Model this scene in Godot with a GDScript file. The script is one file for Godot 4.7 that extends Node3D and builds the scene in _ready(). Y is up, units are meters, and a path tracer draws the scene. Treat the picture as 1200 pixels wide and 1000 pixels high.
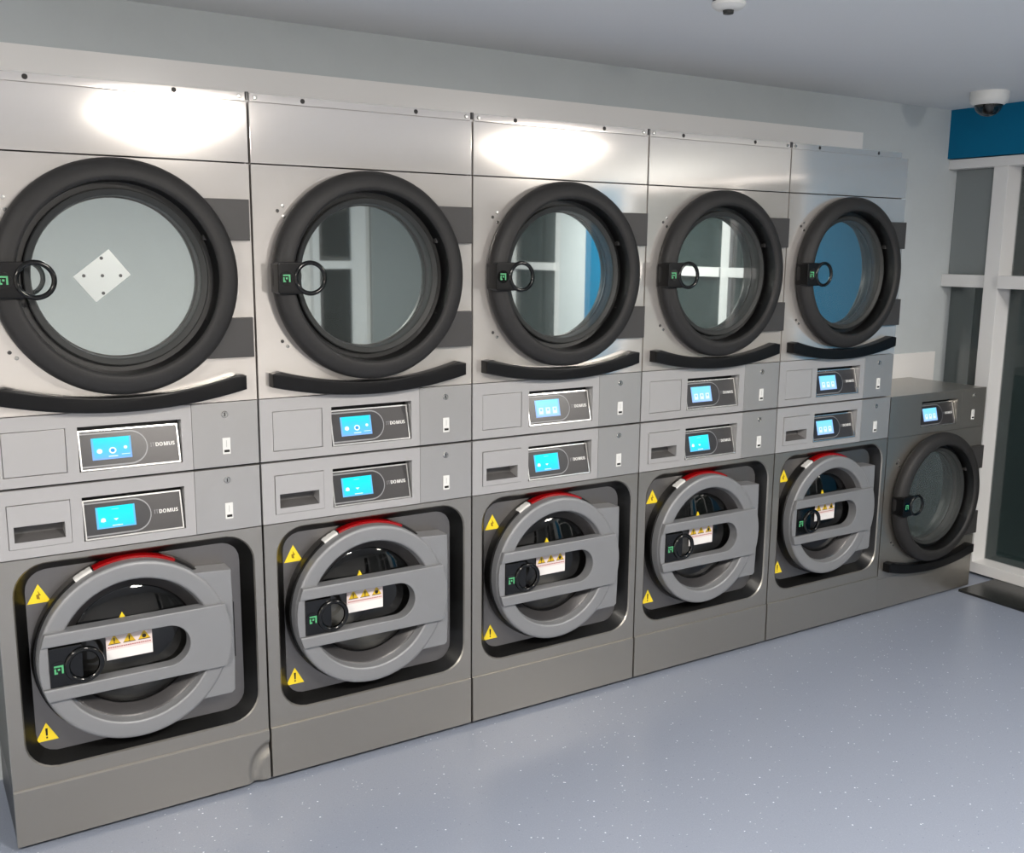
extends Node3D
# A laundrette wall: five washer / tumble dryer stacks and one low dryer, speckled blue floor, window at the end.

const W := 0.7            # width of one machine column
const CEIL := 2.30
const WALL_Z := -0.43     # wall behind the machines
const EAST := 4.40        # inner face of the window wall
const SOUTH := 5.6
const WEST := -2.6

# ---------------------------------------------------------------- mesh builder
class MB:
	var v := PackedVector3Array()
	var uv := PackedVector2Array()

	func tri(a: Vector3, b: Vector3, c: Vector3, ua := Vector2.ZERO, ub := Vector2.ZERO, uc := Vector2.ZERO) -> void:
		v.append_array(PackedVector3Array([a, c, b]))      # counter-clockwise in, clockwise stored
		uv.append_array(PackedVector2Array([ua, uc, ub]))

	func quad(a: Vector3, b: Vector3, c: Vector3, d: Vector3) -> void:
		tri(a, b, c, Vector2(0, 1), Vector2(1, 1), Vector2(1, 0))
		tri(a, c, d, Vector2(0, 1), Vector2(1, 0), Vector2(0, 0))

	static func ccw(p: PackedVector2Array) -> PackedVector2Array:
		var s := 0.0
		for i in p.size():
			var q := p[(i + 1) % p.size()]
			s += p[i].x * q.y - q.x * p[i].y
		if s < 0.0:
			p = p.duplicate()
			p.reverse()
		return p

	static func inset(p: PackedVector2Array, d: float) -> PackedVector2Array:
		var r := PackedVector2Array()
		var n := p.size()
		for i in n:
			var e0 := (p[i] - p[(i + n - 1) % n]).normalized()
			var e1 := (p[(i + 1) % n] - p[i]).normalized()
			var n0 := Vector2(-e0.y, e0.x)
			var n1 := Vector2(-e1.y, e1.x)
			var m := n0 + n1
			var k := 1.0 + n0.dot(n1)
			r.append(p[i] + (m / k * d if k > 0.2 else n0 * d))
		return r

	func cap(p: PackedVector2Array, z: float, up: bool) -> void:
		var t := Geometry2D.triangulate_polygon(p)
		for i in range(0, t.size(), 3):
			var a := p[t[i]]
			var b := p[t[i + 1]]
			var c := p[t[i + 2]]
			if (b - a).cross(c - a) < 0.0:
				var s := b
				b = c
				c = s
			if up:
				tri(Vector3(a.x, a.y, z), Vector3(b.x, b.y, z), Vector3(c.x, c.y, z))
			else:
				tri(Vector3(a.x, a.y, z), Vector3(c.x, c.y, z), Vector3(b.x, b.y, z))

	func wall(p: PackedVector2Array, za: float, q: PackedVector2Array, zb: float) -> void:   # from loop p at za to loop q at zb, outward for ccw loops and zb > za
		var n := p.size()
		for i in n:
			var j := (i + 1) % n
			quad(Vector3(p[i].x, p[i].y, za), Vector3(p[j].x, p[j].y, za), Vector3(q[j].x, q[j].y, zb), Vector3(q[i].x, q[i].y, zb))

	func prism(poly: PackedVector2Array, z0: float, z1: float, bev := 0.0) -> void:
		var p := ccw(poly)
		if bev > 0.0:
			var q := inset(p, bev)
			var h := inset(p, bev * 0.3)
			wall(p, z0, p, z1 - bev)
			wall(p, z1 - bev, h, z1 - bev * 0.3)
			wall(h, z1 - bev * 0.3, q, z1)
			cap(q, z1, true)
		else:
			wall(p, z0, p, z1)
			cap(p, z1, true)
		cap(p, z0, false)

	func box(a: Vector3, b: Vector3, bev := 0.0) -> void:
		prism(PackedVector2Array([Vector2(a.x, a.y), Vector2(b.x, a.y), Vector2(b.x, b.y), Vector2(a.x, b.y)]), a.z, b.z, bev)

	func lathe(prof: Array, c: Vector2, seg := 72, a0 := 0.0, a1 := TAU) -> void:   # profile of (radius, z), walked from the outer foot over the front to the inner foot
		for s in seg:
			var t0 := lerpf(a0, a1, float(s) / seg)
			var t1 := lerpf(a0, a1, float(s + 1) / seg)
			var d0 := Vector2(cos(t0), sin(t0))
			var d1 := Vector2(cos(t1), sin(t1))
			for i in prof.size() - 1:
				var p: Vector2 = prof[i]
				var q: Vector2 = prof[i + 1]
				var A := Vector3(c.x + d0.x * p.x, c.y + d0.y * p.x, p.y)
				var B := Vector3(c.x + d1.x * p.x, c.y + d1.y * p.x, p.y)
				var C := Vector3(c.x + d1.x * q.x, c.y + d1.y * q.x, q.y)
				var D := Vector3(c.x + d0.x * q.x, c.y + d0.y * q.x, q.y)
				if p.x > 1e-6:
					tri(A, B, C)
				if q.x > 1e-6:
					tri(A, C, D)

	func torus(c: Vector3, r: float, tube: float, seg := 40, ts := 10) -> void:
		var prof := []
		for i in ts + 1:
			var a := TAU * i / ts
			prof.append(Vector2(r + cos(a) * tube, c.z + sin(a) * tube))
		lathe(prof, Vector2(c.x, c.y), seg)

	func ring_plate(outer: PackedVector2Array, inner: PackedVector2Array, z0: float, z1: float) -> void:
		var n := outer.size()
		for i in n:
			var j := (i + 1) % n
			quad(Vector3(inner[i].x, inner[i].y, z1), Vector3(outer[i].x, outer[i].y, z1), Vector3(outer[j].x, outer[j].y, z1), Vector3(inner[j].x, inner[j].y, z1))
			quad(Vector3(outer[i].x, outer[i].y, z0), Vector3(outer[j].x, outer[j].y, z0), Vector3(outer[j].x, outer[j].y, z1), Vector3(outer[i].x, outer[i].y, z1))
			quad(Vector3(inner[j].x, inner[j].y, z0), Vector3(inner[i].x, inner[i].y, z0), Vector3(inner[i].x, inner[i].y, z1), Vector3(inner[j].x, inner[j].y, z1))

	func plate_with_holes(r: Rect2, holes: Array, z0: float, z1: float) -> void:
		var xs := [r.position.x, r.end.x]
		var ys := [r.position.y, r.end.y]
		for h in holes:
			xs.append_array([h.position.x, h.end.x])
			ys.append_array([h.position.y, h.end.y])
		xs.sort()
		ys.sort()
		for i in xs.size() - 1:
			for j in ys.size() - 1:
				var c := Vector2((xs[i] + xs[i + 1]) / 2, (ys[j] + ys[j + 1]) / 2)
				var open := false
				for h in holes:
					open = open or h.has_point(c)
				if not open and xs[i + 1] > xs[i] and ys[j + 1] > ys[j]:
					quad(Vector3(xs[i], ys[j], z1), Vector3(xs[i + 1], ys[j], z1), Vector3(xs[i + 1], ys[j + 1], z1), Vector3(xs[i], ys[j + 1], z1))
		var o := PackedVector2Array([r.position, Vector2(r.end.x, r.position.y), r.end, Vector2(r.position.x, r.end.y)])
		wall(o, z0, o, z1)
		for h in holes:
			var q := PackedVector2Array([h.position, Vector2(h.position.x, h.end.y), h.end, Vector2(h.end.x, h.position.y)])
			wall(q, z0, q, z1)

	func mesh(origin := Vector3.ZERO, smooth := 38.0, planar := false) -> ArrayMesh:
		var n := v.size()
		if planar:       # brushing direction: u runs across, v up the sheet
			for i in n:
				uv[i] = Vector2(v[i].x + v[i].z * 0.3, v[i].y + v[i].z * 0.5)
		var face := PackedVector3Array()
		face.resize(n / 3)
		var at := {}
		for f in n / 3:
			var a := v[f * 3]
			face[f] = (v[f * 3 + 2] - a).cross(v[f * 3 + 1] - a)
			for k in 3:
				var key := Vector3i((v[f * 3 + k] * 20000.0).round())
				if at.has(key):
					at[key].append(f)
				else:
					at[key] = [f]
		var lim := cos(deg_to_rad(smooth))
		var nor := PackedVector3Array()
		nor.resize(n)
		var p := PackedVector3Array()
		p.resize(n)
		for i in n:
			var mine := face[i / 3].normalized()
			var s := Vector3.ZERO
			for f in at[Vector3i((v[i] * 20000.0).round())]:
				if face[f].normalized().dot(mine) > lim:
					s += face[f]
			nor[i] = s.normalized() if s.length() > 1e-14 else Vector3.BACK
			p[i] = v[i] - origin
		var arr := []
		arr.resize(Mesh.ARRAY_MAX)
		arr[Mesh.ARRAY_VERTEX] = p
		arr[Mesh.ARRAY_NORMAL] = nor
		arr[Mesh.ARRAY_TEX_UV] = uv
		var m := ArrayMesh.new()
		m.add_surface_from_arrays(Mesh.PRIMITIVE_TRIANGLES, arr)
		return m

# ---------------------------------------------------------------- small helpers
var M := {}
var taken := {}

func numbered(n: String) -> String:
	if not taken.has(n):
		taken[n] = 0
		return n
	taken[n] += 1
	return "%s_%03d" % [n, taken[n]]

func thing(called: String, label: String, category: String, at: Vector3, group := "") -> Node3D:
	var o := Node3D.new()
	o.name = numbered(called)
	add_child(o)
	o.position = at
	o.set_meta("label", label)
	o.set_meta("category", category)
	if group:
		o.set_meta("group", group)
	return o

func structure(called: String, label: String, at := Vector3.ZERO) -> Node3D:
	var o := Node3D.new()
	o.name = called
	add_child(o)
	o.position = at
	o.set_meta("label", label)
	o.set_meta("kind", "structure")
	return o

func slab(called: String, label: String, a: Vector3, b: Vector3, m: Material) -> MeshInstance3D:
	var s := MB.new()
	var c := (a + b) / 2
	s.box(a, b)
	var o := MeshInstance3D.new()
	o.name = called
	o.mesh = s.mesh(c)
	o.material_override = m
	o.position = c
	add_child(o)
	o.set_meta("label", label)
	o.set_meta("kind", "structure")
	return o

# a part: the mesh is written in frame coordinates, org is where the parent stands in them
func part(called: String, s: MB, m: Material, parent: Node3D, org: Vector3, label := "", smooth := 38.0) -> MeshInstance3D:
	var o := MeshInstance3D.new()
	o.name = called
	o.mesh = s.mesh(org, smooth, m == M.steel or m == M.washer_steel)
	o.material_override = m
	parent.add_child(o, true)
	if label:
		o.set_meta("label", label)
	return o

func bx(a: Vector3, b: Vector3, bev := 0.0) -> MB:
	var s := MB.new()
	s.box(a, b, bev)
	return s

func poly(p: Array) -> PackedVector2Array:
	var r := PackedVector2Array()
	for q in p:
		r.append(q)
	return r

func circle(c: Vector2, r: float, n := 32) -> PackedVector2Array:
	var p := PackedVector2Array()
	for i in n:
		p.append(c + Vector2.from_angle(TAU * i / n) * r)
	return p

func sdf_rrect(p: Vector2, c: Vector2, half: Vector2, rad: float) -> float:
	var q := (p - c).abs() - half + Vector2(rad, rad)
	return Vector2(maxf(q.x, 0), maxf(q.y, 0)).length() + minf(maxf(q.x, q.y), 0.0) - rad

func ray_rrect(o: Vector2, ang: float, c: Vector2, half: Vector2, rad: float) -> Vector2:
	var d := Vector2.from_angle(ang)
	var lo := 0.0
	var hi := 2.0
	for i in 40:
		var m := (lo + hi) / 2
		if sdf_rrect(o + d * m, c, half, rad) < 0.0:
			lo = m
		else:
			hi = m
	return o + d * lo

func angles_for(o: Vector2, r: Rect2, n := 120) -> Array:
	var a := []
	for i in n:
		a.append(TAU * i / n)
	for c in [r.position, r.end, Vector2(r.position.x, r.end.y), Vector2(r.end.x, r.position.y)]:
		a.append(fposmod((c - o).angle(), TAU))
	a.sort()
	return a

func mat(col: Color, rough: float, metal := 0.0, spec := 0.5) -> StandardMaterial3D:
	var m := StandardMaterial3D.new()
	m.albedo_color = col
	m.roughness = rough
	m.metallic = metal
	m.metallic_specular = spec
	return m

func noise_tex(seed_: int, freq: float, c0: Color, c1: Color, size := 512) -> NoiseTexture2D:
	var n := FastNoiseLite.new()
	n.seed = seed_
	n.frequency = freq
	n.fractal_octaves = 4
	var t := NoiseTexture2D.new()
	t.noise = n
	t.width = size
	t.height = size
	t.seamless = true
	var g := Gradient.new()
	g.set_color(0, c0)
	g.set_color(1, c1)
	t.color_ramp = g
	return t

# ---------------------------------------------------------------- printed surfaces
func screen_image(kind: int) -> Image:
	var im := Image.create(128, 80, false, Image.FORMAT_RGB8)
	for y in 80:
		for x in 128:
			var u := x / 127.0
			var t := y / 79.0
			var c := Color(0.14, 0.86, 0.96).lerp(Color(0.45, 0.70, 0.93), t)
			if kind == 0:      # washer home screen
				c = Color(0.08, 0.92, 0.96).lerp(Color(0.2, 0.80, 0.94), t)
			elif kind == 2:    # three pale programme tiles
				c = Color(0.46, 0.84, 0.97).lerp(Color(0.62, 0.78, 0.95), t)
			if u < 0.05 or u > 0.96 or t > 0.94:
				c = c.lerp(Color(0.55, 0.65, 0.9), 0.6)
			im.set_pixel(x, y, c)
	var white := Color(0.93, 0.97, 1.0)
	if kind == 0:
		disc(im, 22, 48, 8, white)
		im.fill_rect(Rect2i(14, 50, 16, 5), white)
		for k in 8:
			im.fill_rect(Rect2i(64 - 8 + k, 46 + k, 16 - 2 * k, 1), white)
		im.fill_rect(Rect2i(50, 70, 34, 3), white)
		im.fill_rect(Rect2i(52, 10, 24, 2), Color(0.6, 0.95, 1.0))
	elif kind == 1:
		disc(im, 24, 48, 9, white)
		disc(im, 66, 48, 12, white)
		disc(im, 66, 48, 7, Color(0.2, 0.6, 0.9))
		disc(im, 108, 40, 6, white)
		im.fill_rect(Rect2i(52, 68, 30, 3), white)
		im.fill_rect(Rect2i(94, 64, 28, 2), white)
	else:
		for k in 3:
			im.fill_rect(Rect2i(18 + k * 36, 36, 22, 30), Color(0.85, 0.93, 1.0))
			disc(im, 29 + k * 36, 46, 6, Color(0.55, 0.78, 0.95))
	return im

func disc(im: Image, cx: int, cy: int, r: int, c: Color) -> void:
	for y in range(maxi(0, cy - r), mini(im.get_height(), cy + r + 1)):
		for x in range(maxi(0, cx - r), mini(im.get_width(), cx + r + 1)):
			if Vector2(x - cx, y - cy).length() <= r:
				im.set_pixel(x, y, c)

func sticker_image() -> Image:
	var im := Image.create(192, 128, false, Image.FORMAT_RGB8)
	im.fill(Color(0.86, 0.80, 0.79))
	im.fill_rect(Rect2i(0, 84, 192, 44), Color(0.90, 0.89, 0.88))
	for k in 3:
		var cx := 34 + k * 62
		for y in 46:
			var w := int(y * 0.58)
			im.fill_rect(Rect2i(cx - w, 14 + y, 2 * w + 1, 1), Color(0.12, 0.10, 0.02) if y < 4 or y > 42 else Color(0.80, 0.66, 0.10))
		if k == 2:
			disc(im, cx, 44, 9, Color(0.1, 0.08, 0.02))
		else:
			im.fill_rect(Rect2i(cx - 2, 30, 5, 18), Color(0.1, 0.08, 0.02))
			im.fill_rect(Rect2i(cx - 2, 51, 5, 4), Color(0.1, 0.08, 0.02))
	for x in range(8, 184, 9):
		im.fill_rect(Rect2i(x, 70, 6, 5), Color(0.62, 0.22, 0.24))
	return im

func floor_image() -> Image:
	var n := 1024
	var im := Image.create(n, n, false, Image.FORMAT_RGB8)
	var base := Color(0.515, 0.545, 0.605)
	var fine := FastNoiseLite.new()
	fine.seed = 5
	fine.frequency = 0.25
	for y in n:
		for x in n:
			var k := 1.0 + 0.05 * fine.get_noise_2d(x, y)
			im.set_pixel(x, y, Color(base.r * k, base.g * k, base.b * k))
	var rng := RandomNumberGenerator.new()
	rng.seed = 77
	for i in 5200:
		var x := rng.randi_range(2, n - 4)
		var y := rng.randi_range(2, n - 4)
		var r := rng.randf()
		var c := base.lerp(Color(0.86, 0.88, 0.92), rng.randf_range(0.12, 0.5)) if r < 0.75 else base.lerp(Color(0.22, 0.25, 0.36), rng.randf_range(0.2, 0.6))
		var s := 1 if r < 0.9 else 2
		if r > 0.66 and r < 0.75:
			c = Color(0.90, 0.92, 0.95)
			s = rng.randi_range(2, 3)
		im.fill_rect(Rect2i(x, y, s, rng.randi_range(1, s)), c)
	return im

func print_mat(im: Image, rough := 0.35) -> StandardMaterial3D:
	var m := mat(Color.WHITE, rough)
	m.albedo_texture = ImageTexture.create_from_image(im)
	return m

func screen_mat(kind: int) -> StandardMaterial3D:
	var m := mat(Color(0.01, 0.01, 0.012), 0.12)
	m.emission_enabled = true
	m.emission = Color.BLACK
	m.emission_texture = ImageTexture.create_from_image(screen_image(kind))
	m.emission_energy_multiplier = 1.15
	return m

func make_materials() -> void:
	M.steel = mat(Color(0.865, 0.845, 0.825), 0.095, 0.60)
	M.washer_steel = mat(Color(0.63, 0.615, 0.588), 0.36, 0.85)
	for k in [M.steel, M.washer_steel]:      # vertical brushing spreads reflections sideways
		k.anisotropy_enabled = true
		k.anisotropy = 0.3
		k.clearcoat_enabled = true
		k.clearcoat = 0.4
		k.clearcoat_roughness = 0.06
	M.recess = mat(Color(0.47, 0.46, 0.455), 0.38, 0.85)
	M.side = mat(Color(0.23, 0.235, 0.235), 0.5, 0.3)
	M.fascia = mat(Color(0.685, 0.68, 0.68), 0.36, 0.35)
	M.key = mat(Color(0.68, 0.675, 0.67), 0.34, 0.6)
	M.rubber = mat(Color(0.15, 0.147, 0.147), 0.55, 0.0, 0.4)
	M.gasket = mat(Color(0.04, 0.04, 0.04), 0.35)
	M.black = mat(Color(0.03, 0.03, 0.037), 0.38, 0.0, 0.35)
	M.gloss_black = mat(Color(0.012, 0.012, 0.013), 0.12)
	M.grey_ring = mat(Color(0.18, 0.185, 0.183), 0.5, 0.0, 0.4)
	M.hinge = mat(Color(0.21, 0.205, 0.205), 0.5)
	M.silver = mat(Color(0.515, 0.52, 0.53), 0.45, 0.3)
	M.bright = mat(Color(0.88, 0.88, 0.87), 0.22, 0.9)
	M.display = mat(Color(0.235, 0.23, 0.235), 0.35, 0.25)
	M.bezel_grey = mat(Color(0.36, 0.355, 0.355), 0.45)
	M.bezel = mat(Color(0.16, 0.16, 0.175), 0.3)
	M.white_plastic = mat(Color(0.86, 0.86, 0.85), 0.35)
	M.yellow = mat(Color(0.93, 0.82, 0.16), 0.45)
	M.ochre = mat(Color(0.55, 0.44, 0.06), 0.5)
	M.ink = mat(Color(0.05, 0.04, 0.02), 0.5)
	M.red = mat(Color(0.56, 0.03, 0.05), 0.15)
	M.green = mat(Color(0.30, 0.62, 0.42), 0.4)
	M.drum = mat(Color(0.745, 0.785, 0.785), 0.02, 0.98)  # mirror tone of the disc added behind the dryer glass
	M.plate = mat(Color(0.80, 0.82, 0.81), 0.3, 0.3)
	M.washer_drum = mat(Color(0.76, 0.76, 0.75), 0.3, 0.95)
	M.screw = mat(Color(0.72, 0.72, 0.71), 0.25, 0.95)
	# dryer door: clear glass before an added mirror disc; washer door: smoked glass
	M.dryer_glass = mat(Color(0.80, 0.84, 0.83, 0.03), 0.02)
	M.dryer_glass.transparency = BaseMaterial3D.TRANSPARENCY_ALPHA
	M.smoked = mat(Color(0.01, 0.01, 0.012, 0.80), 0.04)  # tint deepened so that it paints the inside of the drum dark
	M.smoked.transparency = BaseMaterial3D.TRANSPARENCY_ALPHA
	M.pane = mat(Color(0.25, 0.32, 0.32, 0.25), 0.02)
	M.pane.transparency = BaseMaterial3D.TRANSPARENCY_ALPHA
	M.night_glass = mat(Color(0.03, 0.045, 0.05), 0.05)
	M.dome = mat(Color(0.02, 0.02, 0.02, 0.6), 0.03)
	M.dome.transparency = BaseMaterial3D.TRANSPARENCY_ALPHA
	M.wall_white = mat(Color(0.88, 0.875, 0.865), 0.7)
	M.wall = mat(Color(0.75, 0.775, 0.785), 0.75)
	M.wall.albedo_texture = noise_tex(11, 0.01, Color(0.985, 0.985, 0.985), Color(1, 1, 1))
	M.wall.uv1_triplanar = true
	M.ceiling = mat(Color(0.88, 0.89, 0.90), 0.8)
	M.board = mat(Color(0.92, 0.915, 0.91), 0.2)
	M.teal = mat(Color(0.0, 0.40, 0.55), 0.6, 0.0, 0.3)
	M.frame = mat(Color(0.86, 0.86, 0.86), 0.32)
	M.infill = mat(Color(0.52, 0.545, 0.55), 0.5)
	M.kerb = mat(Color(0.11, 0.115, 0.11), 0.25)
	M.outside = mat(Color(0.05, 0.05, 0.05), 0.9)
	M.floor = mat(Color.WHITE, 0.33)
	M.floor.albedo_texture = ImageTexture.create_from_image(floor_image())
	M.floor.uv1_triplanar = true
	M.floor.uv1_world_triplanar = true
	M.floor.uv1_scale = Vector3(0.7, 0.7, 0.7)
	M.floor.roughness_texture = noise_tex(21, 0.012, Color(0.93, 0.93, 0.93), Color(1, 1, 1))
	M.glow = mat(Color(0.9, 0.9, 0.9), 0.5)
	M.glow.emission_enabled = true
	M.glow.emission = Color(1.0, 0.97, 0.93)
	M.glow.emission_energy_multiplier = 4.0
	M.sticker = print_mat(sticker_image())
	for k in 3:
		M["screen%d" % k] = screen_mat(k)

# ---------------------------------------------------------------- pieces shared by the machines
func lettering(parent: Node3D, text: String, at: Vector3, size: float, m: Material, bold := true) -> void:
	var f := SystemFont.new()
	f.font_names = PackedStringArray(["Droid Sans"])
	f.font_weight = 700 if bold else 400
	var t := TextMesh.new()
	t.text = text
	t.font = f
	t.font_size = 32
	t.pixel_size = size / 32.0
	t.depth = 0.0006
	t.horizontal_alignment = HORIZONTAL_ALIGNMENT_LEFT
	var o := MeshInstance3D.new()
	o.name = "lettering"
	o.mesh = t
	o.material_override = m
	parent.add_child(o, true)
	o.position = at

# tilted display unit whose lower edge is at yb; width .247
func display_unit(t: Node3D, org: Vector3, yb: float, kind: int, x0 := 0.223) -> void:
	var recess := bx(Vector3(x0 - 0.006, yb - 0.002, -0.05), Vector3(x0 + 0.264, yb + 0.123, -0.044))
	part("display_recess", recess, M.gasket, t, org)  # near-black backplate paints the shadow inside the recess
	var p := MeshInstance3D.new()
	p.name = "display_panel"
	var s := MB.new()
	s.box(Vector3(0, 0, -0.008), Vector3(0.256, 0.107, 0.0), 0.0008)
	p.mesh = s.mesh()
	p.material_override = M.display
	t.add_child(p, true)
	p.position = Vector3(x0, yb + 0.001, -0.003) - org
	p.rotation.x = deg_to_rad(-14.0)
	var f := MB.new()
	f.plate_with_holes(Rect2(0, 0, 0.256, 0.107), [Rect2(0.004, 0.004, 0.248, 0.099)], -0.001, 0.0035)
	part("frame", f, M.bright, p, Vector3.ZERO, "thin bright metal frame")
	# dark bezel with the round end and its pale outline
	var b := PackedVector2Array([Vector2(0.004, 0.012)])
	var edge := PackedVector2Array([Vector2(0.004, 0.008)])
	for i in 17:
		var a := -PI / 2 + PI * i / 16
		b.append(Vector2(0.128 + cos(a) * 0.0425, 0.0535 + sin(a) * 0.0415))
		edge.append(Vector2(0.128 + cos(a) * 0.0455, 0.0535 + sin(a) * 0.0455))
	b.append(Vector2(0.004, 0.095))
	edge.append(Vector2(0.004, 0.099))
	var e := MB.new()
	e.prism(edge, 0.0, 0.0012)
	part("outline", e, M.silver, p, Vector3.ZERO)
	var bz := MB.new()
	bz.prism(b, 0.0, 0.0022)
	part("bezel", bz, M.bezel, p, Vector3.ZERO)
	var sc := MB.new()
	sc.quad(Vector3(0.031, 0.026, 0.0026), Vector3(0.131, 0.026, 0.0026), Vector3(0.131, 0.084, 0.0026), Vector3(0.031, 0.084, 0.0026))
	part("screen", sc, M["screen%d" % kind], p, Vector3.ZERO, ["cyan touch screen", "blue touch screen with round icons", "pale blue touch screen with three tiles"][kind])
	lettering(p, "IT", Vector3(0.180, 0.054, 0.0004), 0.014, M.silver, false)
	lettering(p, "DOMUS", Vector3(0.193, 0.054, 0.0004), 0.0145, M.white_plastic, true)

# control strip from y0 to y1; the display sits in it at yd; mode: "blank", "drawer" or "plain"
func control_strip(t: Node3D, org: Vector3, y0: float, y1: float, yd: float, mode: String, kind: int, fascia: Material) -> void:
	var holes := [Rect2(0.2195, yd, 0.264, 0.120)]
	if mode != "plain":
		holes.append(Rect2(0.040, yd + 0.003, 0.151, 0.117))
	var s := MB.new()
	s.plate_with_holes(Rect2(0.003, y0, 0.5085, y1 - y0), holes, -0.05, 0.0)
	part("fascia", s, fascia, t, org)
	part("key_panel", bx(Vector3(0.5125, y0, -0.02), Vector3(0.697, y1, 0.0005), 0.001), M.key if fascia != M.washer_steel else fascia, t, org)
	display_unit(t, org, yd, kind)
	var y := yd + 0.003
	if mode == "blank":
		part("blank_plate", bx(Vector3(0.0415, y + 0.0015, -0.02), Vector3(0.1895, y + 0.1155, -0.0005), 0.0012), fascia, t, org)
	elif mode == "drawer":
		var d := MB.new()
		d.plate_with_holes(Rect2(0.0415, y + 0.0015, 0.148, 0.114), [Rect2(0.054, y + 0.018, 0.121, 0.042)], -0.045, 0.003)
		var o := part("detergent_drawer", d, M.fascia, t, org)
		var g := MB.new()
		g.quad(Vector3(0.054, y + 0.018, 0.0), Vector3(0.175, y + 0.018, 0.0), Vector3(0.175, y + 0.030, -0.045), Vector3(0.054, y + 0.030, -0.045))
		g.quad(Vector3(0.054, y + 0.030, -0.045), Vector3(0.175, y + 0.030, -0.045), Vector3(0.175, y + 0.060, -0.045), Vector3(0.054, y + 0.060, -0.045))
		part("grip", g, M.bezel_grey, o, org)
	var l := MB.new()
	l.lathe([Vector2(0.0095, 0.0), Vector2(0.0095, 0.003), Vector2(0.0085, 0.004), Vector2(0.0065, 0.004), Vector2(0.006, 0.002), Vector2(0.0, 0.002)], Vector2(0.603, yd + 0.124), 24)
	var lock := part("key_lock", l, M.screw, t, org, "small round metal key lock")
	part("keyhole", bx(Vector3(0.6018, yd + 0.119, 0.0018), Vector3(0.6045, yd + 0.129, 0.0024)), M.ink, lock, org)
	var u := part("service_port", bx(Vector3(0.594, yd + 0.011, 0.0), Vector3(0.616, yd + 0.057, 0.002), 0.0006), M.white_plastic, t, org, "white port plate")
	part("slot", bx(Vector3(0.598, yd + 0.016, 0.002), Vector3(0.613, yd + 0.023, 0.0024)), M.ink, u, org)
	part("line", bx(Vector3(0.6043, yd + 0.031, 0.002), Vector3(0.6057, yd + 0.050, 0.0022)), M.key, u, org)

func badge(parent: Node3D, org: Vector3, c: Vector2, z: float, r: float) -> void:
	var d := MB.new()
	d.lathe([Vector2(r, z), Vector2(r, z + 0.0012), Vector2(0.0, z + 0.0012)], c, 28)
	var o := part("badge", d, M.gloss_black, parent, org)
	var k := r * 0.52
	var w := r * 0.22
	var g := MB.new()
	var z1 := z + 0.0012
	g.box(Vector3(c.x - k, c.y + k - w, z1), Vector3(c.x + k, c.y + k, z1 + 0.0005))
	g.box(Vector3(c.x + k - w, c.y - k, z1), Vector3(c.x + k, c.y + k - w, z1 + 0.0005))
	g.box(Vector3(c.x - k, c.y - k, z1), Vector3(c.x - k + w, c.y + k * 0.3, z1 + 0.0005))
	g.box(Vector3(c.x - k + w, c.y - k, z1), Vector3(c.x - k * 0.25, c.y - k + w, z1 + 0.0005))
	g.box(Vector3(c.x - w * 0.6, c.y - w * 0.6, z1), Vector3(c.x + w * 0.6, c.y + w * 0.6, z1 + 0.0005))
	part("emblem", g, M.green, o, org, "small green emblem")

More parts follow.
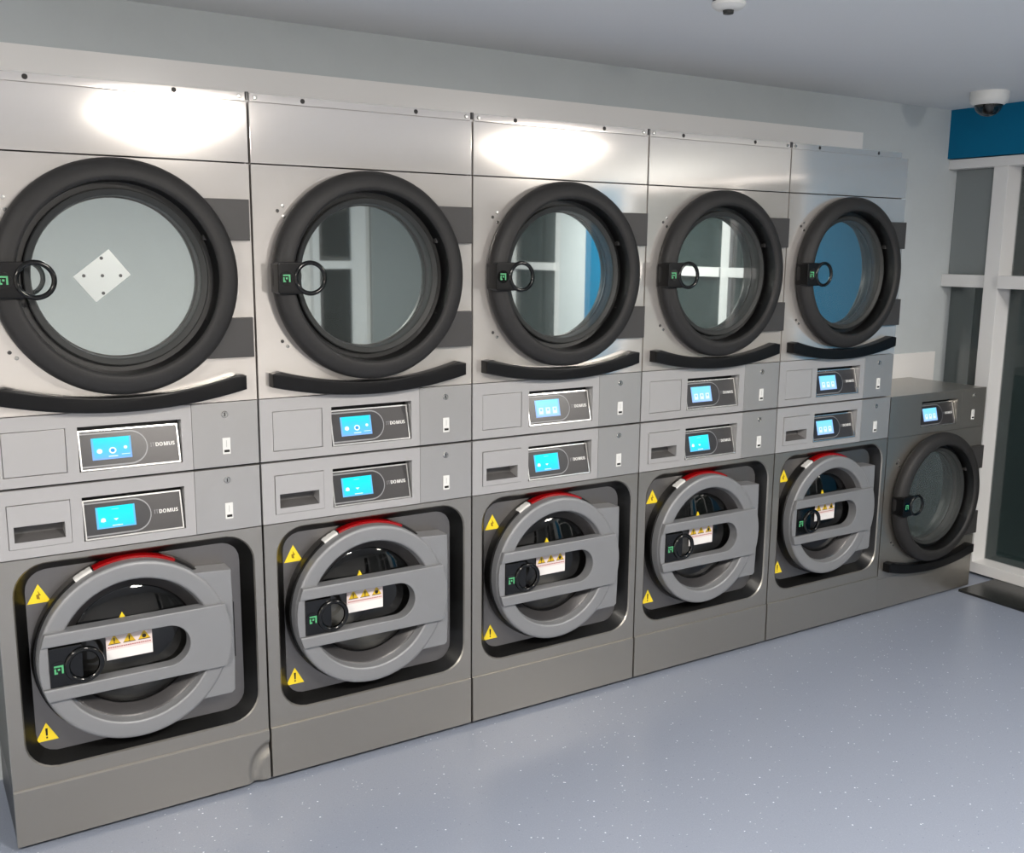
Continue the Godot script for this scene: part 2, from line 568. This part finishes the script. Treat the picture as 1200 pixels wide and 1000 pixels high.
func dryer_door(t: Node3D, org: Vector3, cy: float, plate := false) -> void:
	var c := Vector2(0.345, cy)
	var s := MB.new()
	s.lathe([Vector2(0.285, 0.0), Vector2(0.297, 0.010), Vector2(0.3015, 0.022), Vector2(0.301, 0.034), Vector2(0.296, 0.045), Vector2(0.286, 0.053), Vector2(0.270, 0.058), Vector2(0.256, 0.059), Vector2(0.249, 0.056), Vector2(0.246, 0.050)], c, 96)
	var gv := MB.new()
	gv.lathe([Vector2(0.246, 0.050), Vector2(0.242, 0.002), Vector2(0.222, 0.0)], c, 96)
	part("rim_groove", gv, M.gasket, t, org)
	part("door_ring", s, M.rubber, t, org, "thick round charcoal door rim", 50)
	var g := MB.new()
	g.lathe([Vector2(0.228, 0.0), Vector2(0.227, 0.012), Vector2(0.224, 0.014), Vector2(0.211, 0.008), Vector2(0.2085, 0.003), Vector2(0.208, -0.012)], c, 96)
	part("inner_ring", g, M.grey_ring, t, org)
	var gl := MB.new()
	gl.lathe([Vector2(0.2095, 0.004), Vector2(0.15, 0.004), Vector2(0.08, 0.004), Vector2(0.0, 0.004)], c, 64)
	part("door_glass", gl, M.dryer_glass, t, org)
	# mirror disc added close behind the glass to give its reflections
	var d := MB.new()
	d.lathe([Vector2(0.2075, -0.030), Vector2(0.0, -0.030)], c, 64)
	var wl := MB.new()
	wl.lathe([Vector2(0.210, -0.010), Vector2(0.208, -0.030), Vector2(0.204, -0.0295)], c, 64)
	part("bowl_rim", wl, M.hinge, t, org)
	var dr := part("mirror_disc", d, M.drum, t, org, "added mirror disc behind the door glass", 12.0)
	if plate:
		var pl := MB.new()
		var q := PackedVector2Array()
		var k := c + Vector2(-0.035, 0.005)
		for p in [Vector2(-0.057, -0.042), Vector2(0.057, -0.042), Vector2(0.057, 0.042), Vector2(-0.057, 0.042)]:
			q.append(k + p.rotated(deg_to_rad(38)))
		pl.prism(q, -0.0298, -0.0285, 0.0006)
		part("drum_plate", pl, M.plate, dr, org, "pale metal plate with screws")
		for p in [Vector2(-0.045, 0.0), Vector2(0.045, 0.0), Vector2(0.0, 0.045), Vector2(0.0, -0.045), Vector2.ZERO]:
			var sw := MB.new()
			sw.lathe([Vector2(0.0045, -0.0285), Vector2(0.004, -0.027), Vector2(0.0, -0.027)], k + p, 10)
			part("screw", sw, M.hinge, dr, org)
	for y in [0.154, -0.165]:
		part("hinge", bx(Vector3(0.56, cy + y - 0.055, 0.0), Vector3(0.688, cy + y + 0.055, 0.022), 0.003), M.hinge, t, org, "flat charcoal hinge block")
	# handle block with a pull ring
	var hb := MB.new()
	hb.prism(poly([Vector2(0.050, cy - 0.046), Vector2(0.125, cy - 0.046), Vector2(0.108, cy - 0.030), Vector2(0.098, cy - 0.003), Vector2(0.108, cy + 0.026), Vector2(0.125, cy + 0.042), Vector2(0.050, cy + 0.042), Vector2(0.045, cy + 0.036), Vector2(0.045, cy - 0.040)]), 0.015, 0.073, 0.003)
	var h := part("handle_block", hb, M.black, t, org)
	badge(h, org, Vector2(0.069, cy - 0.002), 0.073, 0.020)
	var ring := MB.new()
	ring.torus(Vector3(0.139, cy - 0.002, 0.071), 0.0425, 0.0064)
	part("pull_ring", ring, M.gloss_black, h, org, "round black pull ring", 60)
	# screws left where the door can be hung the other way round
	for p in [Vector2(0.089, 0.196), Vector2(0.074, 0.182), Vector2(0.091, 0.167), Vector2(0.077, -0.182), Vector2(0.092, -0.197)]:
		var sc := MB.new()
		sc.lathe([Vector2(0.0052, 0.0), Vector2(0.0045, 0.002), Vector2(0.0, 0.0025)], Vector2(p.x, cy + p.y), 12)
		part("screw", sc, M.hinge if p.x < 0.08 else M.screw, t, org)
	# curved black lip under the door
	var up := []
	var dn := []
	for i in 25:
		var x := lerpf(0.034, 0.660, i / 24.0)
		var k := (x - 0.345) / 0.3
		up.append(Vector2(x, cy - 1.52 + minf(1.212 + 0.046 * k * k, 1.256 - (0.006 if i == 0 or i == 24 else 0.0))))
		dn.append(Vector2(x, cy - 1.52 + 1.172 + 0.036 * k * k))
	dn.reverse()
	var lip := MB.new()
	lip.prism(poly(up + dn), 0.0, 0.036, 0.005)
	part("door_lip", lip, M.black, t, org, "curved black lip under the door")

func shell(t: Node3D, org: Vector3, y0: float, y1: float, m: Material) -> void:
	var s := MB.new()
	s.box(Vector3(0.004, y0, -0.42), Vector3(0.008, y1, -0.02))
	s.box(Vector3(0.692, y0, -0.42), Vector3(0.696, y1, -0.02))
	s.box(Vector3(0.008, y0, -0.42), Vector3(0.692, y1, -0.416))
	s.box(Vector3(0.008, y0, -0.416), Vector3(0.692, y0 + 0.004, -0.052))
	s.box(Vector3(0.008, y1 - 0.004, -0.416), Vector3(0.692, y1, -0.02))
	part("casing", s, m, t, org)

func round_front(t: Node3D, org: Vector3, y0: float, y1: float, cy: float, m: Material) -> void:
	var c := Vector2(0.345, cy)
	var r := Rect2(0.003, y0, 0.694, y1 - y0)
	var outer := PackedVector2Array()
	var inner := PackedVector2Array()
	for a in angles_for(c, r):
		outer.append(ray_rrect(c, a, r.get_center(), r.size / 2, 0.0))
		inner.append(c + Vector2.from_angle(a) * 0.262)
	var s := MB.new()
	s.ring_plate(outer, inner, -0.02, 0.0)
	part("front_panel", s, m, t, org)

func make_dryer(col: int, kind: int, label: String) -> void:
	var at := Vector3(col * W + W / 2, 0.9905, -0.21)
	var t := thing("tumble_dryer", label, "dryer", at, "tumble dryers on top of the washers")
	var org := Vector3(W / 2, 0.9905, -0.21)
	shell(t, org, 0.9905, 1.988, M.steel)
	control_strip(t, org, 0.993, 1.1745, 1.017, "blank", kind, M.fascia)
	round_front(t, org, 1.177, 1.8245, 1.52, M.steel)
	dryer_door(t, org, 1.52, col == 0)
	part("top_panel", bx(Vector3(0.003, 1.828, -0.02), Vector3(0.697, 1.989, 0.0), 0.0015), M.steel, t, org, "plain brushed steel upper panel")
	var rail := part("top_rail", bx(Vector3(0.006, 1.990, -0.012), Vector3(0.694 if col < 4 else 0.655, 2.012, -0.003), 0.001), M.steel, t, org)
	for x in [0.157, 0.508]:
		var h := MB.new()
		h.lathe([Vector2(0.0068, -0.003), Vector2(0.006, -0.0015), Vector2(0.0, -0.0015)], Vector2(x, 2.002), 14)
		part("bolt_hole", h, M.ink, rail, org)
	for x in ([0.022, 0.678] if col < 4 else [0.022]):
		var h := MB.new()
		h.lathe([Vector2(0.0062, -0.003), Vector2(0.005, 0.0), Vector2(0.0, 0.0005)], Vector2(x, 2.001), 14)
		part("bolt", h, M.screw, rail, org)
	if col < 4:
		part("joining_clip", bx(Vector3(0.6955, 1.994, -0.008), Vector3(0.7035, 2.014, 0.0005), 0.001), M.bezel, rail, org)

func make_washer(col: int, label: String, dent := false) -> void:
	var at := Vector3(col * W + W / 2, 0.0, -0.21)
	var t := thing("washing_machine", label, "washer", at, "washing machines under the dryers")
	var org := Vector3(W / 2, 0.0, -0.21)
	shell(t, org, 0.16, 0.9865, M.side)
	part("base", bx(Vector3(0.006, 0.0, -0.415), Vector3(0.694, 0.16, -0.03)), M.gasket, t, org)  # added black block, painting the shade of the open space underneath
	control_strip(t, org, 0.806, 0.9865, 0.829, "drawer", 0 if col < 4 else 2, M.fascia)
	# front with rounded opening
	var r := Rect2(0.003, 0.1735, 0.694, 0.630)
	var hc := Vector2(0.356, 0.502)
	var hh := Vector2(0.317, 0.287)
	var outer := PackedVector2Array()
	var inner := PackedVector2Array()
	var mid := PackedVector2Array()
	var deep := PackedVector2Array()
	for a in angles_for(hc, r, 144):
		outer.append(ray_rrect(hc, a, r.get_center(), r.size / 2, 0.0))
		inner.append(ray_rrect(hc, a, hc, hh, 0.085))
		mid.append(ray_rrect(hc, a, hc, hh - Vector2(0.0035, 0.0035), 0.082))
		deep.append(ray_rrect(hc, a, hc, hh - Vector2(0.033, 0.030), 0.055))
	var s := MB.new()
	s.ring_plate(outer, inner, -0.02, 0.0)
	part("front_panel", s, M.washer_steel, t, org)
	var lip := MB.new()
	var inr := inner.duplicate()
	var md := mid.duplicate()
	var dp := deep.duplicate()
	inr.reverse()
	md.reverse()
	dp.reverse()
	lip.wall(md, -0.003, inr, 0.0015)
	part("opening_edge", lip, M.washer_steel, t, org)
	var gk := MB.new()
	gk.wall(dp, -0.042, md, -0.003)
	part("gasket", gk, M.gasket, t, org, "black gasket lining the door recess")
	var pn := MB.new()
	pn.ring_plate(deep, circle_like(Vector2(0.330, 0.515), 0.215, deep), -0.05, -0.042)
	part("recess_panel", pn, M.recess, t, org, "dark steel panel behind the door")
	# kick panel
	var k := MB.new()
	if dent:
		dented_panel(k)
	else:
		k.box(Vector3(0.003, 0.014, -0.02), Vector3(0.697, 0.173, 0.006), 0.0035)
	part("kick_panel", k, M.washer_steel, t, org)
	# warning triangles
	for p in [Vector2(0.104, 0.690), Vector2(0.098, 0.299)]:
		var tr := MB.new()
		tr.prism(poly([p + Vector2(-0.029, -0.022), p + Vector2(0.029, -0.022), p + Vector2(0.0, 0.030)]), -0.042, -0.0412)
		var o := part("warning_triangle", tr, M.yellow, t, org, "yellow warning triangle")
		var mk := MB.new()
		if p.y > 0.5:
			mk.prism(poly([p + Vector2(-0.005, -0.010), p + Vector2(0.003, -0.012), p + Vector2(0.001, -0.002), p + Vector2(0.006, -0.001), p + Vector2(-0.002, 0.013), p + Vector2(0.0, 0.003), p + Vector2(-0.006, 0.001)]), -0.0412, -0.0408)
		else:
			mk.prism(poly([p + Vector2(-0.0022, -0.007), p + Vector2(0.0022, -0.007), p + Vector2(0.003, 0.014), p + Vector2(-0.003, 0.014)]), -0.0412, -0.0408)
			mk.box(Vector3(p.x - 0.0022, p.y - 0.015, -0.0412), Vector3(p.x + 0.0022, p.y - 0.010, -0.0408))
		part("warning_mark", mk, M.ink if p.y < 0.5 else M.ochre, o, org)
	washer_door(t, org)

func circle_like(c: Vector2, r: float, loop: PackedVector2Array) -> PackedVector2Array:
	var q := PackedVector2Array()
	for p in loop:
		q.append(c + (p - c).normalized() * r)
	return q

func dented_panel(k: MB) -> void:      # the pressed crease near the free lower corner
	var nx := 56
	var ny := 20
	var f := func(i: int, j: int) -> Vector3:
		var x := lerpf(0.003, 0.697, float(i) / nx) if i <= 28 else lerpf(0.003 + 0.694 * 0.5, 0.697, pow(float(i - 28) / 28.0, 0.75))
		var y := lerpf(0.014, 0.1695, float(j) / (ny - 1)) if j < ny else 0.173
		var z := 0.006 - (0.004 if j == ny else 0.0)
		var d := Vector2(x - 0.705, (y - 0.045) * 0.8).length()
		z += -0.011 * smoothstep(0.078, 0.060, d) + 0.009 * smoothstep(0.056, 0.036, d)
		return Vector3(x, y, z)
	for i in nx:
		for j in ny:
			k.quad(f.call(i, j), f.call(i + 1, j), f.call(i + 1, j + 1), f.call(i, j + 1))
	for i in nx:
		var a: Vector3 = f.call(i, ny)
		var b: Vector3 = f.call(i + 1, ny)
		k.quad(a, b, Vector3(b.x, b.y, -0.02), Vector3(a.x, a.y, -0.02))
		a = f.call(i, 0)
		b = f.call(i + 1, 0)
		k.quad(Vector3(a.x, a.y, -0.02), Vector3(b.x, b.y, -0.02), b, a)
	for j in ny:
		var a: Vector3 = f.call(0, j)
		var b: Vector3 = f.call(0, j + 1)
		k.quad(Vector3(a.x, a.y, -0.02), a, b, Vector3(b.x, b.y, -0.02))
		a = f.call(nx, j)
		b = f.call(nx, j + 1)
		k.quad(a, Vector3(a.x, a.y, -0.02), Vector3(b.x, b.y, -0.02), b)

func washer_door(t: Node3D, org: Vector3) -> void:
	var c := Vector2(0.3335, 0.511)
	var R := 0.2525
	# black rim behind the door and the red lamp arc on top of it
	var bk := MB.new()
	bk.lathe([Vector2(0.261, -0.042), Vector2(0.260, -0.012), Vector2(0.257, -0.008), Vector2(0.215, -0.008), Vector2(0.215, -0.05)], c, 96)
	part("door_seal", bk, M.gasket, t, org)
	var red := MB.new()
	red.lathe([Vector2(0.2605, -0.03), Vector2(0.2605, -0.010), Vector2(0.2585, -0.006), Vector2(0.248, -0.006)], c, 30, deg_to_rad(63), deg_to_rad(112))
	part("red_arc", red, M.red, t, org, "glossy red arc over the door")
	var wh := MB.new()
	wh.lathe([Vector2(0.2605, -0.03), Vector2(0.2605, -0.010), Vector2(0.2585, -0.006), Vector2(0.248, -0.006)], c, 10, deg_to_rad(113), deg_to_rad(124))
	part("white_arc", wh, M.white_plastic, t, org)
	# hinge side of the casting, behind the ring
	var tabs := MB.new()
	var tp := [Vector2(0.49, 0.325), Vector2(0.586, 0.325), Vector2(0.595, 0.333), Vector2(0.598, 0.42), Vector2(0.598, 0.605), Vector2(0.596, 0.698), Vector2(0.49, 0.704)]
	for i in 13:
		tp.append(c + Vector2.from_angle(deg_to_rad(46.0 - 92.0 * i / 12)) * 0.222)
	tabs.prism(poly(tp), -0.04, 0.025, 0.004)
	part("hinge_plate", tabs, M.silver, t, org)
	part("hinge_pin", bx(Vector3(0.598, 0.43, -0.03), Vector3(0.604, 0.595, 0.012)), M.gasket, t, org)
	var ring := MB.new()
	ring.lathe([Vector2(R, -0.010), Vector2(R, 0.022), Vector2(R - 0.002, 0.026), Vector2(R - 0.006, 0.0285), Vector2(R - 0.012, 0.0295), Vector2(R - 0.042, 0.0295), Vector2(R - 0.047, 0.028), Vector2(R - 0.050, 0.024), Vector2(R - 0.053, 0.004), Vector2(R - 0.064, -0.006)], c, 96)
	var door := part("door_ring", ring, M.silver, t, org, "silver round door casting", 45)
	var cone := MB.new()
	cone.lathe([Vector2(0.201, 0.004), Vector2(0.192, 0.000), Vector2(0.170, -0.026), Vector2(0.166, -0.030)], c, 72)
	part("inner_cone", cone, M.display, t, org)
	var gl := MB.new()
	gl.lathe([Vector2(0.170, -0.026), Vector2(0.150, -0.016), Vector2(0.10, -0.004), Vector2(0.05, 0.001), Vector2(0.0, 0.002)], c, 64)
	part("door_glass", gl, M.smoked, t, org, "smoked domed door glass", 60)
	var dr := MB.new()
	dr.lathe([Vector2(0.172, -0.036), Vector2(0.215, -0.07), Vector2(0.225, -0.09), Vector2(0.225, -0.36), Vector2(0.0, -0.365)], c, 56)
	part("drum", dr, M.washer_drum, t, org)
	# C shaped band across the door
	var p := []
	var half := 0.0935
	var slot := 0.0575
	var y := 0.512 - c.y
	var lx := func(yy: float) -> float: return -sqrt(R * R * 0.985 - yy * yy)
	p.append(Vector2(lx.call(y + slot), y + slot))
	for i in 5:
		var yy := lerpf(y + slot, y + half, i / 4.0)
		if i > 0:
			p.append(Vector2(lx.call(yy), yy))
	for i in 13:
		var yy := lerpf(y + half, y - half, i / 12.0)
		p.append(Vector2(sqrt(R * R * 1.01 - yy * yy), yy))
	for i in 5:
		var yy := lerpf(y - half, y - slot, i / 4.0)
		p.append(Vector2(lx.call(yy), yy))
	for i in 17:
		var a := -PI / 2 + PI * i / 16
		p.append(Vector2(0.078 + cos(a) * slot, y + sin(a) * slot))
	var q := []
	for e in p:
		q.append(e + c)
	var band := MB.new()
	band.prism(poly(q), 0.004, 0.044, 0.004)
	part("door_band", band, M.silver, door, org, "", 30)
	# left bridge between the two bars, lower than the bars
	var br := []
	for i in 9:
		var yy := lerpf(y + slot, y - slot, i / 8.0)
		br.append(c + Vector2(-sqrt(R * R * 0.985 - yy * yy), yy))
	br.append(c + Vector2(-0.225, y - slot))
	br.append(c + Vector2(-0.225, y + slot))
	var bg := MB.new()
	bg.prism(poly(br), 0.004, 0.038, 0.003)
	part("door_bridge", bg, M.silver, door, org)
	# lock box with pull ring
	var lb := part("lock_box", bx(Vector3(0.108, 0.457, -0.005), Vector3(0.190, 0.566, 0.042), 0.004), M.gloss_black, t, org, "black lock box")
	badge(lb, org, Vector2(0.130, 0.506), 0.042, 0.022)
	var kn := MB.new()
	kn.torus(Vector3(0.193, 0.508, 0.043), 0.043, 0.0075)
	part("pull_ring", kn, M.gloss_black, lb, org, "", 60)
	# warning label on the glass
	var st := MB.new()
	st.quad(Vector3(0.255, 0.489, 0.0035), Vector3(0.376, 0.489, 0.0035), Vector3(0.376, 0.569, 0.0035), Vector3(0.255, 0.569, 0.0035))
	st.box(Vector3(0.255, 0.489, 0.0022), Vector3(0.376, 0.569, 0.0032))
	part("warning_label", st, M.sticker, t, org, "white label with three yellow warning triangles")
	var tip := MB.new()
	tip.prism(poly([Vector2(0.284, 0.583), Vector2(0.320, 0.583), Vector2(0.302, 0.618)]), -0.009, -0.002)
	part("warning_triangle", tip, M.yellow, t, org, "yellow warning triangle on the glass")

func make_low_dryer() -> void:
	var at := Vector3(5 * W + W / 2, 0.0, -0.21)
	var t := thing("tumble_dryer", "low single dryer with no machine above, in the corner by the window", "dryer", at)
	var org := Vector3(W / 2, 0.0, -0.21)
	shell(t, org, 0.03, 0.984, M.washer_steel)
	part("base", bx(Vector3(0.03, 0.0, -0.40), Vector3(0.67, 0.03, -0.06)), M.gasket, t, org)
	control_strip(t, org, 0.80, 0.985, 0.827, "plain", 2, M.washer_steel)
	round_front(t, org, 0.155, 0.7985, 0.50, M.washer_steel)
	part("kick_panel", bx(Vector3(0.003, 0.010, -0.02), Vector3(0.697, 0.154, 0.0), 0.0012), M.washer_steel, t, org)
	dryer_door(t, org, 0.50)

# ---------------------------------------------------------------- the room
func frame_bar(parent: Node3D, called: String, a: Vector3, b: Vector3, m: Material) -> void:
	# bevel faces the room (towards -x): build it turned and place it back
	var s := MB.new()
	s.box(Vector3(a.z, a.y, -b.x), Vector3(b.z, b.y, -a.x), 0.003)
	for i in s.v.size():
		var p := s.v[i]
		s.v[i] = Vector3(-p.z, p.y, p.x)
	var o := MeshInstance3D.new()
	o.name = called
	o.mesh = s.mesh(parent.position)
	o.material_override = m
	parent.add_child(o, true)

func east_window(called: String, label: String, z0: float, z1: float, posts: Array, first_infill := false, fx := 4.385) -> void:
	var w := structure(called, label, Vector3(EAST, 0.0, (z0 + z1) / 2))
	frame_bar(w, "bottom_bar", Vector3(fx, 0.012, z0), Vector3(4.50, 0.066, z1), M.frame)
	frame_bar(w, "top_bar", Vector3(fx, 2.015, z0), Vector3(4.50, 2.062, z1), M.frame)
	var edges := [z0]
	for p in posts:
		frame_bar(w, "post", Vector3(fx, 0.066, p - 0.0375), Vector3(4.50, 2.015, p + 0.0375), M.frame)
		edges.append_array([p - 0.0375, p + 0.0375])
	edges.append(z1)
	for i in range(0, edges.size(), 2):
		var a: float = edges[i]
		var b: float = edges[i + 1]
		frame_bar(w, "rail", Vector3(fx - 0.01 if i > 0 or not first_infill else 4.40, 1.438, a), Vector3(4.50, 1.500, b), M.frame)
		if first_infill and i == 0:
			frame_bar(w, "infill_panel", Vector3(4.455, 1.500, a), Vector3(4.47, 2.015, b), M.infill)
		else:
			frame_bar(w, "pane", Vector3(4.488, 1.500, a), Vector3(4.494, 2.015, b), M.pane)
		frame_bar(w, "pane", Vector3(4.488, 0.066, a), Vector3(4.494, 1.438, b), M.pane)

func _ready() -> void:
	# ---- camera
	var cam := Camera3D.new()
	cam.name = "camera"
	add_child(cam)
	cam.position = Vector3(-0.1784, 1.6014, 2.7489)
	cam.rotation_order = EULER_ORDER_YXZ
	cam.rotation = Vector3(-0.1759, -0.5621, 0.0094)
	cam.fov = 46.414
	cam.near = 0.05
	cam.current = true
	# ---- night outside
	var we := WorldEnvironment.new()
	we.name = "environment"
	var env := Environment.new()
	env.background_mode = Environment.BG_COLOR
	env.background_color = Color(0.035, 0.04, 0.045)
	env.tonemap_mode = Environment.TONE_MAPPER_LINEAR
	env.tonemap_exposure = 1.17
	env.sdfgi_enabled = true
	env.ssao_enabled = true
	env.ssil_enabled = true
	we.environment = env
	add_child(we)
	make_materials()
	# ---- ceiling light panels
	var spots := [Vector3(-1.35, 0, 2.45), Vector3(1.08, 0, 2.45), Vector3(3.5, 0, 2.75)]
	var says := ["square ceiling light panel at the windowless end", "square ceiling light panel in the middle of the room", "square ceiling light panel beside the windows"]
	for i in 3:
		var p: Vector3 = spots[i]
		var t := thing("ceiling_light_panel", says[i], "ceiling light", Vector3(p.x, CEIL, p.z), "ceiling light panels")
		var f := MB.new()
		f.box(Vector3(-0.27, -0.27, -0.04), Vector3(0.27, 0.27, 0.0))
		for k in f.v.size():
			f.v[k] = Vector3(f.v[k].x, f.v[k].z, -f.v[k].y)
		part("housing", f, M.frame, t, Vector3.ZERO)
		var g := MB.new()
		g.box(Vector3(-0.255, -0.255, -0.044), Vector3(0.255, 0.255, -0.0401))
		for k in g.v.size():
			g.v[k] = Vector3(g.v[k].x, g.v[k].z, -g.v[k].y)
		part("diffuser", g, M.glow, t, Vector3.ZERO, "glowing white diffuser")
		var l := AreaLight3D.new()
		l.name = "panel_light"
		t.add_child(l)
		l.position = Vector3(0, -0.047, 0)
		l.rotation = Vector3(-PI / 2, 0, 0)
		l.area_size = Vector2(0.51, 0.51)
		l.light_color = Color(1.0, 0.97, 0.93)
		l.light_energy = 7.2
		l.area_range = 12.0
		l.shadow_enabled = true
		var o := OmniLight3D.new()
		o.name = "added_fill_light"       # added fill lamp that brightens the ceiling, standing in for sideways spill
		t.add_child(o)
		o.position = Vector3(0, -0.10, 0)
		o.light_color = Color(1.0, 0.97, 0.93)
		o.light_energy = 0.6
		o.light_size = 0.04
		o.omni_range = 12.0
		o.omni_attenuation = 2.0
		o.shadow_enabled = true
	# ---- room shell
	slab("floor", "blue grey vinyl floor with pale speckles", Vector3(WEST - 0.1, -0.1, WALL_Z - 0.1), Vector3(4.7, 0.0, SOUTH + 0.1), M.floor)
	slab("ceiling", "plain pale painted ceiling", Vector3(WEST - 0.1, CEIL, WALL_Z - 0.1), Vector3(4.7, CEIL + 0.1, SOUTH + 0.1), M.ceiling)
	slab("wall_north", "pale grey wall behind the row of machines", Vector3(WEST - 0.1, 0.0, WALL_Z - 0.1), Vector3(4.7, CEIL, WALL_Z), M.wall)
	slab("wall_south", "pale wall facing the machines", Vector3(WEST - 0.1, 0.0, SOUTH), Vector3(4.7, CEIL, SOUTH + 0.1), M.wall_white)
	slab("wall_west", "pale wall at the windowless end of the room", Vector3(WEST - 0.1, 0.0, WALL_Z), Vector3(WEST, CEIL, SOUTH), M.wall_white)
	var east := structure("wall_east", "window wall with teal piers", Vector3(4.45, 0, 2.5))
	for q in [[0.62, 1.36, M.teal], [3.12, 3.43, M.teal], [3.43, 3.77, M.wall], [5.3, SOUTH, M.wall]]:
		part("pier", bx(Vector3(EAST, 0.0, q[0]), Vector3(4.60, 2.064, q[1])), q[2], east, east.position)
	slab("ceiling_bulkhead", "teal painted band above the window under the ceiling", Vector3(4.372, 2.066, WALL_Z), Vector3(4.60, CEIL, 1.36), M.teal)
	slab("wall_east_upper", "pale band above the windows farther along", Vector3(4.40, 2.066, 1.36), Vector3(4.60, CEIL, SOUTH), M.wall)
	east_window("window_1", "white framed window beside the low dryer in the corner", WALL_Z, 0.62, [-0.148], true)
	east_window("window_2", "white framed window between two teal piers", 1.36, 3.12, [1.395, 1.99, 3.085], false, 4.46)
	east_window("window_3", "white framed window farthest from the machines", 3.77, 5.3, [3.81, 3.89, 4.6, 5.26], false, 4.46)
	var w4 := structure("window_4", "narrow white framed window in the wall facing the machines", Vector3(3.27, 0, SOUTH))
	for q in [[3.02, 0.05, 3.08, 2.08], [3.38, 0.05, 3.52, 2.08], [3.08, 0.05, 3.38, 0.12], [3.08, 2.01, 3.38, 2.08], [3.08, 1.42, 3.38, 1.49]]:
		part("frame", bx(Vector3(q[0], q[1], SOUTH - 0.06), Vector3(q[2], q[3], SOUTH - 0.001)), M.frame, w4, w4.position)
	for q in [[0.12, 1.42], [1.49, 2.01]]:
		part("pane", bx(Vector3(3.08, q[0], SOUTH - 0.03), Vector3(3.38, q[1], SOUTH - 0.02)), M.night_glass, w4, w4.position)
	slab("door_1", "plain grey door beside the narrow window facing the machines", Vector3(3.58, 0.0, SOUTH - 0.04), Vector3(4.36, 2.06, SOUTH), M.infill)
	slab("trim_1", "dark kerb strip along the foot of the window wall", Vector3(4.09, 0.0, 0.02), Vector3(4.384, 0.012, SOUTH), M.kerb)
	slab("trim_2", "glossy white board on the wall above the dryers", Vector3(WEST, 1.2, WALL_Z), Vector3(3.72, 2.148, WALL_Z + 0.008), M.board)
	slab("trim_3", "white board on the wall behind the low dryer", Vector3(3.52, 0.90, WALL_Z), Vector3(4.39, 1.106, WALL_Z + 0.009), M.board)
	# ---- machines
	var dl := ["dryer above the washer with the dented kick panel, pale screwed plate behind glass", "dryer between the end dryer and the middle one, blue screen with round icons", "middle dryer of the upper row of five, pale three tile screen", "dryer next to the last one before the window, white cross reflected in glass", "last upper dryer before the window, teal reflected in its glass"]
	var wl := ["front loading washer with a dented kick panel at the row end", "front loading washer next to the one with the dented kick panel", "middle washer of the lower row of five", "front loading washer between the middle one and the one beside the low dryer", "front loading washer standing beside the low dryer, pale tiled screen"]
	for i in 5:
		make_washer(i, wl[i], i == 0)
		make_dryer(i, 1 if i < 2 else 2, dl[i])
	make_low_dryer()
	# ---- things on the ceiling
	var d := thing("dome_camera", "white dome security camera on the ceiling by the teal band", "camera", Vector3(4.00, CEIL, 0.01))
	var b := MB.new()
	b.lathe([Vector2(0.080, 0.0), Vector2(0.080, 0.030), Vector2(0.076, 0.045), Vector2(0.062, 0.056), Vector2(0.058, 0.056)], Vector2.ZERO, 48)
	turn_down(b)
	part("housing", b, M.white_plastic, d, Vector3.ZERO)
	var dm := MB.new()
	var prof := []
	for i in 9:
		var a := PI / 2 * i / 8
		prof.append(Vector2(cos(a) * 0.058, 0.054 + sin(a) * 0.050))
	dm.lathe(prof, Vector2.ZERO, 40)
	turn_down(dm)
	part("dome", dm, M.dome, d, Vector3.ZERO, "dark tinted dome", 60)
	var ln := MB.new()
	ln.lathe([Vector2(0.022, 0.05), Vector2(0.022, 0.088), Vector2(0.012, 0.094), Vector2(0.0, 0.094)], Vector2.ZERO, 24)
	turn_down(ln)
	part("lens", ln, M.bezel, d, Vector3.ZERO)
	var sm := thing("smoke_detector", "round white smoke detector with a dark band on the ceiling", "smoke detector", Vector3(1.85, CEIL, 0.62))
	var s0 := MB.new()
	s0.lathe([Vector2(0.052, 0.0), Vector2(0.052, 0.014), Vector2(0.048, 0.018), Vector2(0.04, 0.018)], Vector2.ZERO, 40)
	turn_down(s0)
	part("base", s0, M.white_plastic, sm, Vector3.ZERO)
	var s1 := MB.new()
	s1.lathe([Vector2(0.044, 0.016), Vector2(0.044, 0.030)], Vector2.ZERO, 40)
	turn_down(s1)
	part("vent_band", s1, M.gloss_black, sm, Vector3.ZERO, "dark vent band")
	var s2 := MB.new()
	s2.lathe([Vector2(0.047, 0.028), Vector2(0.046, 0.036), Vector2(0.036, 0.045), Vector2(0.018, 0.048), Vector2(0.0, 0.048)], Vector2.ZERO, 40)
	turn_down(s2)
	part("cover", s2, M.white_plastic, sm, Vector3.ZERO)
	var s3 := MB.new()
	s3.lathe([Vector2(0.015, 0.047), Vector2(0.014, 0.057), Vector2(0.0, 0.058)], Vector2.ZERO, 24)
	turn_down(s3)
	part("sensor_tip", s3, M.grey_ring, sm, Vector3.ZERO)

func turn_down(s: MB) -> void:       # a shape lathed along +z made to hang down from the ceiling
	for i in s.v.size():
		var p := s.v[i]
		s.v[i] = Vector3(p.x, -p.z, p.y)
